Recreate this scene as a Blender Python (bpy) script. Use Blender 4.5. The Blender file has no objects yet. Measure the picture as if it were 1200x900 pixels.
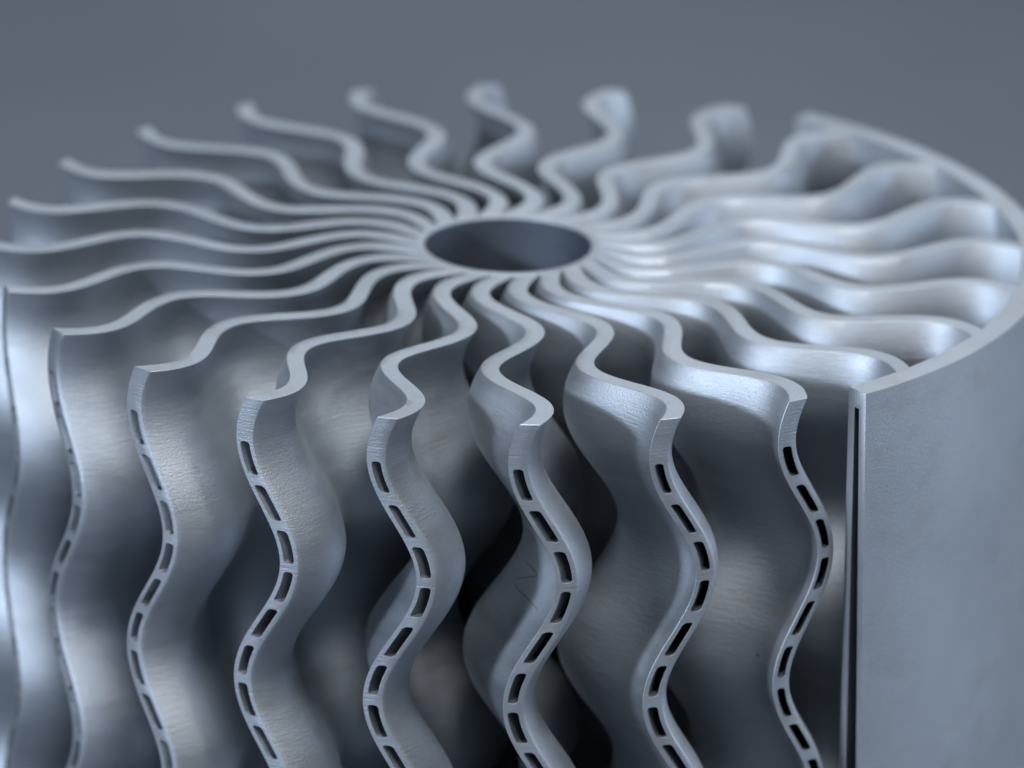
import bpy, math
import numpy as np
from mathutils import Matrix, Vector

PI = math.pi
S = 0.1                    # outer fin radius in metres: every length below is in fin radii
H = 1.36                   # height of the part, in fin radii
scene = bpy.context.scene
C = scene.collection

# ------------------------------------------------------------------ camera
F_PX, DIST, ELEV = 9500.0, 15.7986, 0.351148
AIM_X, AIM_Z, ROLL = 0.01258, -0.28761, -0.018171
ce, se = math.cos(ELEV), math.sin(ELEV)
fw = Vector((0, ce, -se)); rt = Vector((1, 0, 0)); up = Vector((0, se, ce))
cr, sr = math.cos(ROLL), math.sin(ROLL)
rt2 = rt * cr - up * sr
up2 = rt * sr + up * cr
pos = Vector((AIM_X, -DIST * ce, AIM_Z + DIST * se + H)) * S
cam = bpy.data.cameras.new('camera')
cam_o = bpy.data.objects.new('camera', cam)
C.objects.link(cam_o)
m = Matrix((rt2, up2, -fw)).transposed().to_4x4()
m.translation = pos
cam_o.matrix_world = m
cam.sensor_width = 36.0
cam.sensor_fit = 'HORIZONTAL'
cam.lens = 36.0 * F_PX / 1200.0
cam.clip_start = 0.05
cam.clip_end = 50.0
cam.dof.use_dof = True
cam.dof.focus_distance = (DIST - 0.93) * S
cam.dof.aperture_fstop = 10.5
cam.dof.aperture_blades = 0
scene.camera = cam_o

# ------------------------------------------------------------------ world, lamps, exposure
world = bpy.data.worlds.new('World')
scene.world = world
world.use_nodes = True
bg = world.node_tree.nodes['Background']
bg.inputs['Color'].default_value = (0.46, 0.62, 0.86, 1)
bg.inputs['Strength'].default_value = 0.03

def softbox(name, loc, target, sx, sy, power, col):
    l = bpy.data.lights.new(name, 'AREA')
    l.shape = 'RECTANGLE'; l.size = sx; l.size_y = sy
    l.energy = power; l.color = col
    o = bpy.data.objects.new(name, l)
    C.objects.link(o)
    o.location = loc
    o.rotation_euler = (Vector(target) - Vector(loc)).to_track_quat('-Z', 'Y').to_euler()
    return o
TOP = (0, 0, H * S)
softbox('softbox_left', (-1.15, -1.12, 0.68), TOP, 0.12, 0.12, 21, (0.68, 0.81, 1.0))
softbox('softbox_left_fill', (-1.6, -1.1, 1.15), TOP, 1.0, 1.0, 7.5, (0.86, 0.92, 1.0))  # broad weak fill, added to lift the left-facing fin walls
softbox('softbox_right', (0.78, -1.30, 1.10), TOP, 0.14, 0.14, 3.2, (1.0, 0.96, 0.92))
softbox('softbox_front', (0.18, -0.62, 1.65), TOP, 0.40, 0.40, 24, (0.94, 0.97, 1.0))
softbox('softbox_side', (2.0, 0.15, 0.50), TOP, 0.9, 0.9, 17, (0.68, 0.81, 1.0))
softbox('softbox_above', (0.12, 0.75, 1.05), TOP, 0.9, 0.7, 5.2, (0.84, 0.92, 1.0))

vs = scene.view_settings
vs.view_transform = 'Standard'
vs.look = 'None'
vs.exposure = -0.06
vs.gamma = 1.0
vs.use_curve_mapping = False

# ------------------------------------------------------------------ materials
def nodes_of(mat):
    mat.use_nodes = True
    nt = mat.node_tree
    return nt, nt.nodes, nt.links, nt.nodes['Principled BSDF']

def metal(name, base, rough, grain=1.0, layer=1.0, lines=0.28, smear_amp=1.0):
    """sintered metal: grain, faint build layers and dull patches"""
    mat = bpy.data.materials.new(name)
    nt, N, L, P = nodes_of(mat)
    tc = N.new('ShaderNodeTexCoord')
    oi = N.new('ShaderNodeObjectInfo')
    off = N.new('ShaderNodeVectorMath'); off.operation = 'SCALE'
    comb = N.new('ShaderNodeCombineXYZ')
    for i, k in enumerate((1.0, 0.7, 0.0)):
        mm = N.new('ShaderNodeMath'); mm.operation = 'MULTIPLY'; mm.inputs[1].default_value = k * 3.0
        L.new(oi.outputs['Random'], mm.inputs[0]); L.new(mm.outputs[0], comb.inputs[i])
    add = N.new('ShaderNodeVectorMath'); add.operation = 'ADD'
    L.new(tc.outputs['Object'], add.inputs[0]); L.new(comb.outputs[0], add.inputs[1])
    def noise(scale, detail, stretch=None, rough_=0.55):
        n = N.new('ShaderNodeTexNoise'); n.inputs['Scale'].default_value = scale
        n.inputs['Detail'].default_value = detail; n.inputs['Roughness'].default_value = rough_
        src = add.outputs[0]
        if stretch:
            mp = N.new('ShaderNodeMapping'); mp.inputs['Scale'].default_value = stretch
            L.new(src, mp.inputs['Vector']); src = mp.outputs[0]
        L.new(src, n.inputs['Vector'])
        return n.outputs['Fac']
    def mrange(v, a, b, c, d):
        r = N.new('ShaderNodeMapRange'); r.inputs[1].default_value = a; r.inputs[2].default_value = b
        r.inputs[3].default_value = c; r.inputs[4].default_value = d
        L.new(v, r.inputs[0]); return r.outputs[0]
    fine = noise(4200, 2)
    grit = noise(2900, 3)
    lay = noise(260, 4, (1, 1, 9))          # thin build layers, stacked in z
    patch = noise(28, 3)
    smear = noise(55, 3, (1, 1, 5))
    # colour: one metal with faint dull patches
    mx = N.new('ShaderNodeMix'); mx.data_type = 'RGBA'
    mx.inputs[6].default_value = (base[0] * 0.80, base[1] * 0.80, base[2] * 0.80, 1)
    mx.inputs[7].default_value = (base[0] * 1.12, base[1] * 1.12, base[2] * 1.11, 1)
    cmb = N.new('ShaderNodeMath'); cmb.operation = 'MULTIPLY_ADD'
    L.new(grit, cmb.inputs[0]); cmb.inputs[1].default_value = 0.6
    L.new(mrange(patch, 0.3, 0.7, 0.0, 0.55), cmb.inputs[2])
    L.new(cmb.outputs[0], mx.inputs[0])
    st = N.new('ShaderNodeMix'); st.data_type = 'RGBA'
    st.inputs[7].default_value = (base[0] * 0.84, base[1] * 0.76, base[2] * 0.68, 1)
    blot = noise(70, 5, (1, 1, 1.8), 0.65)
    L.new(mrange(blot, 0.54, 0.72, 0.0, 0.5), st.inputs[0])
    L.new(mx.outputs[2], st.inputs[6])
    L.new(st.outputs[2], P.inputs['Base Color'])
    P.inputs['Metallic'].default_value = 0.97
    rr = N.new('ShaderNodeMath'); rr.operation = 'ADD'
    L.new(mrange(smear, 0.3, 0.7, rough - 0.05 * smear_amp, rough + 0.06 * smear_amp), rr.inputs[0])
    L.new(mrange(fine, 0.3, 0.7, -0.04, 0.04), rr.inputs[1])
    L.new(rr.outputs[0], P.inputs['Roughness'])
    b1 = N.new('ShaderNodeBump'); b1.inputs['Strength'].default_value = 0.6 * grain
    b1.inputs['Distance'].default_value = 0.00012
    L.new(fine, b1.inputs['Height'])
    b2 = N.new('ShaderNodeBump'); b2.inputs['Strength'].default_value = 0.38 * grain
    b2.inputs['Distance'].default_value = 0.00014
    L.new(grit, b2.inputs['Height']); L.new(b1.outputs[0], b2.inputs['Normal'])
    b3 = N.new('ShaderNodeBump'); b3.inputs['Strength'].default_value = 0.2 * layer
    b3.inputs['Distance'].default_value = 0.00035
    L.new(lay, b3.inputs['Height']); L.new(b2.outputs[0], b3.inputs['Normal'])
    # a few faint halts of the build: thin level lines
    sx = N.new('ShaderNodeSeparateXYZ'); L.new(tc.outputs['Object'], sx.inputs[0])
    wob = N.new('ShaderNodeMath'); wob.operation = 'MULTIPLY_ADD'; wob.inputs[1].default_value = 0.0012
    L.new(patch, wob.inputs[0]); L.new(sx.outputs['Z'], wob.inputs[2])
    pp = N.new('ShaderNodeMath'); pp.operation = 'PINGPONG'; pp.inputs[1].default_value = 0.0131
    ad = N.new('ShaderNodeMath'); ad.operation = 'ADD'; ad.inputs[1].default_value = 0.0262 * 20 - (H - 0.055) * S
    L.new(wob.outputs[0], ad.inputs[0]); L.new(ad.outputs[0], pp.inputs[0])
    ln = mrange(pp.outputs[0], 0.0, 0.00022, 0.0, 1.0)
    lb = N.new('ShaderNodeMath'); lb.operation = 'MAXIMUM'
    L.new(ln, lb.inputs[0]); L.new(mrange(smear, 0.42, 0.55, 0.0, 1.0), lb.inputs[1])
    b4 = N.new('ShaderNodeBump'); b4.inputs['Strength'].default_value = lines
    b4.inputs['Distance'].default_value = 0.00012
    L.new(lb.outputs[0], b4.inputs['Height']); L.new(b3.outputs[0], b4.inputs['Normal'])
    L.new(b4.outputs[0], P.inputs['Normal'])
    return mat

M_FIN = metal('sintered_metal', (0.47, 0.50, 0.54), 0.56)
M_SHELL = metal('shell_metal', (0.47, 0.50, 0.54), 0.56, 0.9, 0.3, 0.0, 0.35)
M_HUB = metal('hub_metal', (0.47, 0.50, 0.54), 0.56, 0.8, 0.6)
M_CHAN = metal('shaded_channel_metal', (0.22, 0.235, 0.26), 0.6, 1.0, 1.0, 0.0)  # slot shade put into the colour: a darker copy of the fin metal
M_BORE = metal('dark_bore_metal', (0.15, 0.175, 0.215), 0.66, 0.8, 0.6)

def backdrop_mat():
    mat = bpy.data.materials.new('grey_backdrop')
    nt, N, L, P = nodes_of(mat)
    tc = N.new('ShaderNodeTexCoord')
    n = N.new('ShaderNodeTexNoise'); n.inputs['Scale'].default_value = 3.0; n.inputs['Detail'].default_value = 4
    L.new(tc.outputs['Object'], n.inputs['Vector'])
    r = N.new('ShaderNodeValToRGB')
    r.color_ramp.elements[0].position = 0.3; r.color_ramp.elements[0].color = (0.085, 0.098, 0.118, 1)
    r.color_ramp.elements[1].position = 0.7; r.color_ramp.elements[1].color = (0.125, 0.142, 0.168, 1)
    L.new(n.outputs['Fac'], r.inputs[0]); L.new(r.outputs[0], P.inputs['Base Color'])
    P.inputs['Roughness'].default_value = 0.7
    return mat
M_BACK = backdrop_mat()

# ------------------------------------------------------------------ helpers
def mesh_obj(name, verts, faces, mat, parent=None, smooth_angle=32, data=None):
    if data is None:
        data = bpy.data.meshes.new(name)
        data.from_pydata([tuple(v) for v in verts], [], faces)
        data.validate()
        data.materials.append(mat)
        data.polygons.foreach_set('use_smooth', [True] * len(data.polygons))
        if smooth_angle:
            data.set_sharp_from_angle(angle=math.radians(smooth_angle))
    o = bpy.data.objects.new(name, data)
    C.objects.link(o)
    if parent is not None:
        o.parent = parent
    return o

# ------------------------------------------------------------------ setting: grey sweep under and behind
prof = [(-4.0, 0.0), (1.6, 0.0)]
for i in range(1, 13):
    a = i / 12 * PI / 2
    prof.append((1.6 + 0.8 * math.sin(a), 0.8 - 0.8 * math.cos(a)))
prof.append((2.4, 2.6))
bv, bf = [], []
for (y, z) in prof:
    bv += [(-3.5, y, z), (3.5, y, z)]
for i in range(len(prof) - 1):
    bf.append((2 * i, 2 * i + 1, 2 * i + 3, 2 * i + 2))
back = mesh_obj('backdrop', bv, bf, M_BACK)
back['kind'] = 'structure'

# ------------------------------------------------------------------ the wavy fin surface
AMP = 0.0475
LR, PR = 0.42, 0.3993       # wave along the radius
LZ = 0.48                   # wave down the height
def dz_gain(r):
    t = min(1.0, max(0.0, (1.0 - r) / 0.25))
    return 1.0 + 0.17 * t * t * (3 - 2 * t)
def dz_wave(z):
    k = 2 * PI / LZ
    return 0.0399 * math.sin(k * z) - 0.0257 * math.cos(k * z) + 0.0257
def d_mid(r, z):
    return -0.0167 + AMP * math.sin(2 * PI * r / LR + PR) + dz_gain(r) * dz_wave(z)
THICK = 0.0315
CH = 0.0011
WARP = [(0.0, 0.0, 0.0, 0.0), (1.7, 0.6, 2.9, 4.1), (3.9, 5.2, 0.8, 2.2), (5.4, 2.1, 4.6, 0.9), (2.6, 3.7, 1.5, 5.8)]
def fpoint(r, z, w, var=0):
    """radius, depth under the top (negative), offset across the thickness -> metres"""
    kr = 2 * PI / LR; kz = 2 * PI / LZ
    dr = AMP * kr * math.cos(kr * r + PR)
    dzz = 0.0399 * kz * math.cos(kz * z) + 0.0257 * kz * math.sin(kz * z)
    q = math.sqrt(1 + dr * dr + dzz * dzz)
    p = WARP[var]                                   # slight unevenness of each casting of the wave
    fade = min(1.0, max(0.0, (r - 0.2) / 0.3))
    e = 0.0016 * math.sin(7.1 * r + 3.3 * z + p[0]) * math.sin(5.3 * z - 2.2 * r + p[1]) + 0.0007 * math.sin(19 * r - 11 * z + p[2])
    w = w * (1.0 + 0.035 * math.sin(8.3 * z + 5 * r + p[3]))
    th = (d_mid(r, z) + fade * e + w * q) / r
    return (r * math.sin(th) * S, -r * math.cos(th) * S, (z + H) * S)

R0, R1 = 0.172, 1.0
SLOT_P, SLOT_L, SLOT_0 = 0.08, 0.0605, -0.0885
SLOT_W, SLOT_C, SLOT_R = 0.0074, 0.0008, 0.0055
SLOT_N = int((H - 0.08 + SLOT_0) / SLOT_P)

import random
JIT = {}
def slot_outline(k, grow, var=0):
    """(z, half width) stations of one rounded slot, top to bottom"""
    if (k, var) not in JIT:
        rnd = random.Random(k * 31 + var * 7 + 5)
        JIT[(k, var)] = (rnd.uniform(-0.0016, 0.0016), rnd.uniform(-0.0022, 0.0012), rnd.uniform(-0.0007, 0.0006))
    j = JIT[(k, var)]
    z0 = SLOT_0 - k * SLOT_P + j[0]
    hw, L = SLOT_W + grow + j[2], SLOT_L + j[1]
    top, bot = z0 + grow, z0 - L - grow
    rc = SLOT_R
    st = []
    for i in range(5):
        a = i / 4 * PI / 2
        st.append((top - rc * (1 - math.cos(a)), hw - rc + rc * math.sin(a)))
    for i in range(1, 6):
        t = i / 6
        st.append((top - rc + (bot - top + 2 * rc) * t, hw))
    for i in range(5):
        a = PI / 2 - i / 4 * PI / 2
        st.append((bot + rc * (1 - math.cos(a)), hw - rc + rc * math.sin(a)))
    return st

def make_fin_mesh(var):
    V, F = [], []
    def add(p):
        V.append(p); return len(V) - 1
    W = THICK / 2
    # stations in z on the outer face
    rows = [(-CH, 0.0)]
    z = -CH
    for i in range(1, 9):
        rows.append((-CH + (slot_outline(0, SLOT_C, var)[0][0] + CH) * i / 8, 0.0))
    slots = []
    for k in range(SLOT_N):
        st = slot_outline(k, SLOT_C, var)
        rows.extend(st)
        zb = st[-1][0]
        nxt = slot_outline(k + 1, SLOT_C, var)[0][0]
        if k == SLOT_N - 1:
            nxt = -H + 0.004
            n = 10
        else:
            n = 3
        rows.append((zb, 0.0))
        for i in range(1, n):
            rows.append((zb + (nxt - zb) * i / n, 0.0))
        rows.append((nxt, 0.0))
    # drop exact duplicates
    rr = [rows[0]]
    for q in rows[1:]:
        if abs(q[0] - rr[-1][0]) < 1e-9 and abs(q[1] - rr[-1][1]) < 1e-9:
            continue
        rr.append(q)
    rows = rr
    ZB = rows[-1][0]
    zs = sorted(set(round(q[0], 7) for q in rows), reverse=True)
    us = list(np.linspace(R0, R1 - CH, 110))
    side = {}
    for sgn in (-1, 1):
        idx = [[add(fpoint(u, zz, sgn * W, var)) for u in us] for zz in zs]
        side[sgn] = idx
        for j in range(len(zs) - 1):
            for i in range(len(us) - 1):
                a, b, c, d = idx[j][i], idx[j][i + 1], idx[j + 1][i + 1], idx[j + 1][i]
                F.append((a, b, c, d) if sgn > 0 else (d, c, b, a))
    # top face
    wt = [-(W - CH), 0.0, W - CH]
    top = [[add(fpoint(u, 0.0, w, var)) for w in wt] for u in us]
    for i in range(len(us) - 1):
        for j in range(2):
            F.append((top[i][j], top[i + 1][j], top[i + 1][j + 1], top[i][j + 1]))
    for sgn, j in ((-1, 0), (1, 2)):
        s0 = side[sgn][0]
        for i in range(len(us) - 1):
            q = (top[i][j], s0[i], s0[i + 1], top[i + 1][j])
            F.append(q if sgn < 0 else q[::-1])
    # outer end face, open at the slots
    zi = {zz: j for j, zz in enumerate(zs)}
    outer = []
    cacheL, cacheR = {}, {}
    for (zz, h) in rows:
        key = round(zz, 7)
        if key not in cacheL:
            cacheL[key] = add(fpoint(R1, zz, -(W - CH), var))
            cacheR[key] = add(fpoint(R1, zz, W - CH, var))
        if h == 0.0:
            c = add(fpoint(R1, zz, 0.0, var)); outer.append((cacheL[key], c, c, cacheR[key], key))
        else:
            outer.append((cacheL[key], add(fpoint(R1, zz, -h, var)), add(fpoint(R1, zz, h, var)), cacheR[key], key))
    for a, b in zip(outer[:-1], outer[1:]):
        if abs(a[4] - b[4]) < 1e-9:
            continue
        F.append((b[0], b[1], a[1], a[0]))
        F.append((b[2], b[3], a[3], a[2]))
    for sgn, cache in ((-1, cacheL), (1, cacheR)):
        last = [row[-1] for row in side[sgn]]
        for j in range(len(zs) - 1):
            q = (last[j], cache[zs[j]], cache[zs[j + 1]], last[j + 1])
            F.append(q if sgn > 0 else q[::-1])
    # corner between top and outer face
    k0 = zs[0]
    F.append((top[-1][0], cacheL[k0], outer[0][1], top[-1][1]))
    F.append((top[-1][1], outer[0][1], cacheR[k0], top[-1][2]))
    F.append((top[-1][0], side[-1][0][-1], cacheL[k0]))
    F.append((top[-1][2], cacheR[k0], side[1][0][-1]))
    # underside
    for i in range(len(us) - 1):
        F.append((side[1][-1][i], side[1][-1][i + 1], side[-1][-1][i + 1], side[-1][-1][i]))
    return V, F

def make_channel_mesh(k, var):
    """lining of one cooling channel: bevelled lip, walls and end"""
    rings = []
    V, F = [], []
    for grow, r in ((SLOT_C, R1), (0.0, R1 - SLOT_C), (0.0, 0.97), (0.0, 0.94), (0.0, 0.86), (-0.0005, 0.78)):
        st = slot_outline(k, grow, var)
        loop = [(z, -h) for z, h in st] + [(z, h) for z, h in reversed(st)]
        base = len(V)
        for (z, w) in loop:
            V.append(fpoint(r, z, w, var))
        rings.append((base, len(loop)))
    for (a, n), (b, _) in zip(rings[:-1], rings[1:]):
        for i in range(n):
            j = (i + 1) % n
            F.append((a + j, b + j, b + i, a + i))
    b, n = rings[-1]
    F.append(tuple(b + i for i in range(n)))
    return V, F

# ------------------------------------------------------------------ the part itself
root = bpy.data.objects.new('heat_exchanger', None)
C.objects.link(root)
root['label'] = 'grey metal heat exchanger with wavy radial fins around an open central bore'
root['category'] = 'heat exchanger'

PHASE = 0.047776
SHELL_A, SHELL_B = math.radians(39.5), math.radians(144.5)
fin_data, chan_data = {}, {}
for k in range(24):
    ang = PHASE + k * PI / 12
    var = (k * 3 + k // 5) % 5
    if var not in fin_data:
        v, f = make_fin_mesh(var)
        fin = mesh_obj('fin', v, f, M_FIN, root)
        fin_data[var] = fin.data
    else:
        fin = mesh_obj('fin', None, None, None, root, data=fin_data[var])
    fin.rotation_euler = (0, 0, ang)
    if SHELL_A < ang < SHELL_B:
        continue                                  # their ends are closed by the shell
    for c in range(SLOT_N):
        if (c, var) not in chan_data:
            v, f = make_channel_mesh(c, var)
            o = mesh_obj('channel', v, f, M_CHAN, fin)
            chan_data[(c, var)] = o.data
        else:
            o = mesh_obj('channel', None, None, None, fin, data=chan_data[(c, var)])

# hub: ring round an open bore, the bore wall in a darker, rougher metal
def lathe(prof, n=128, closed=False):
    V, F = [], []
    for (r, z) in prof:
        for i in range(n):
            a = 2 * PI * i / n
            V.append((r * math.sin(a) * S, -r * math.cos(a) * S, (z + H) * S))
    m_ = len(prof)
    for j in range(m_ if closed else m_ - 1):
        jj = (j + 1) % m_
        for i in range(n):
            ii = (i + 1) % n
            F.append((j * n + i, j * n + ii, jj * n + ii, jj * n + i))
    return V, F
ri, ro, c, zt, zb = 0.162, 0.180, 0.003, 0.0009, -H + 0.004
v, f = lathe([(ro, zb), (ro, zt - 0.003), (ro - 0.002, zt), (ri + c, zt), (ri + c * 0.3, zt - c * 0.3), (ri, zt - c), (ri + 0.002, zt - c - 0.001), (ri + 0.002, zb)], closed=True)
hub = mesh_obj('hub', v, f, M_HUB, root)
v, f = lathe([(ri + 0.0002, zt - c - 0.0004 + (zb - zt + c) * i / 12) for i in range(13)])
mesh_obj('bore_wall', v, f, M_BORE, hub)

# shell: part of a cylinder wall, with a long slot in its end
def sh_p(r, a, z):
    a = a + LEAN * max(0.0, -z) * (SHELL_B - a) / (SHELL_B - SHELL_A)
    return (r * math.sin(a) * S, -r * math.cos(a) * S, (z + H) * S)
LEAN = 0.026                         # the cut end is not quite upright
def sh_ri(z): return 0.997 - 0.017 * max(0.0, -z)
def sh_s0(z): return 1.0155 - 0.017 * max(0.0, -z)
def sh_s1(z): return 1.0270 + 0.006 * max(0.0, -z)
SLT = -0.034
def make_shell():
    V, F = [], []
    ro, c = 1.044, 0.0014
    zt = 0.0009; zb = -H
    n = 150
    zl = [zb, -1.0, -0.6, -0.3, zt - c]
    cr_ = [(sh_ri(z), z) for z in zl] + [(sh_ri(0) + c, zt), (ro - c, zt)] + [(ro, z) for z in reversed(zl)]
    m_ = len(cr_)
    da = c / ro
    angs = [SHELL_A + da + (SHELL_B - SHELL_A - 2 * da) * i / n for i in range(n + 1)]
    for a in angs:
        for (r, z) in cr_:
            V.append(sh_p(r, a, z))
    for i in range(n):
        for j in range(m_ - 1):
            F.append((i * m_ + j + 1, (i + 1) * m_ + j + 1, (i + 1) * m_ + j, i * m_ + j))
    ze = zl[:-1] + [zt - 2 * c]
    k = len(ze)
    for a, row, near in ((SHELL_A, 0, True), (SHELL_B, n, False)):
        q = row * m_
        b = len(V)
        for z in ze: V.append(sh_p(sh_ri(z) + c, a, z))          # inner rim of the end face
        o = len(V)
        for z in ze: V.append(sh_p(ro - c, a, z))                # outer rim
        fs = []
        for i in range(k - 1):
            fs.append((q + i, q + i + 1, b + i + 1, b + i))
            fs.append((o + i, o + i + 1, q + m_ - 2 - i, q + m_ - 1 - i))
        fs += [(q + k - 1, q + k, b + k - 1), (q + k, q + k + 1, o + k - 1, b + k - 1), (q + k + 1, q + k + 2, o + k - 1)]
        if near:
            zs_ = zl[:-1] + [SLT]
            s0 = len(V)
            for z in zs_: V.append(sh_p(sh_s0(z), a, z))
            s1 = len(V)
            for z in zs_: V.append(sh_p(sh_s1(z), a, z))
            for i in range(k - 1):
                fs.append((b + i, b + i + 1, s0 + i + 1, s0 + i))
                fs.append((s1 + i, s1 + i + 1, o + i + 1, o + i))
            fs.append((b + k - 1, o + k - 1, s1 + k - 1, s0 + k - 1))
        else:
            for i in range(k - 1):
                fs.append((b + i, b + i + 1, o + i + 1, o + i))
            fs = [t[::-1] for t in fs]
        F += [t[::-1] for t in fs]
    return V, F
v, f = make_shell()
shell = mesh_obj('shell', v, f, M_SHELL, root)
shell['label'] = 'smooth curved outer wall closing the right side'
def make_shell_channel():
    V, F = [], []
    zs_ = [-H, -1.0, -0.6, -0.3, SLT]
    for a in (SHELL_A, SHELL_A + 0.45):
        for z in zs_: V.append(sh_p(sh_s0(z), a, z))
        for z in zs_: V.append(sh_p(sh_s1(z), a, z))
    for i in range(4):
        F.append((i, 10 + i, 11 + i, i + 1))
        F.append((6 + i, 16 + i, 15 + i, 5 + i))
        F.append((10 + i, 15 + i, 16 + i, 11 + i))
    F.append((4, 14, 19, 9))
    return V, F
v, f = make_shell_channel()
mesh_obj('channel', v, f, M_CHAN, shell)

# ------------------------------------------------------------------ handling marks: a zigzag scratched into one front fin
M_SCR = metal('scratched_metal', (0.10, 0.105, 0.115), 0.6, 0.3, 0.0, 0.0)
front_fin = next(o for o in root.children if o.name == 'fin')
for path in (((0.7585, -0.3598), (0.778, -0.3622), (0.792, -0.3649), (0.801, -0.368), (0.8067, -0.3723)),
             ((0.8067, -0.3723), (0.7864, -0.3827), (0.7632, -0.3944)),
             ((0.7727, -0.4021), (0.7815, -0.4052), (0.7927, -0.4079), (0.8229, -0.414), (0.8487, -0.4199), (0.8562, -0.4237)),
             ((0.8224, -0.4461), (0.826, -0.450), (0.8294, -0.4548))):
    V, F = [], []
    n = len(path)
    fine = []
    for (a, b) in zip(path[:-1], path[1:]):
        for i in range(6):
            t = i / 6
            fine.append((a[0] + (b[0] - a[0]) * t, a[1] + (b[1] - a[1]) * t))
    fine.append(path[-1])
    n = len(fine)
    for i, (r, z) in enumerate(fine):
        a, b = fine[max(0, i - 1)], fine[min(n - 1, i + 1)]
        tx, tz = b[0] - a[0], b[1] - a[1]
        l = math.hypot(tx, tz) or 1.0
        wdt = 0.0006 * math.sin(PI * (i + 0.6) / (n + 0.2)) ** 0.5
        nx, nz = -tz / l * wdt, tx / l * wdt
        for (k, off) in ((-1, 0.0), (0, 0.0004), (1, 0.0)):
            V.append(fpoint(r + nx * k, z + nz * k, -(THICK / 2 + 0.0001 + off)))
    for i in range(n - 1):
        for k in range(2):
            F.append((i * 3 + k, i * 3 + k + 1, i * 3 + k + 4, i * 3 + k + 3))
    mesh_obj('scratch', V, F, M_SCR, front_fin)
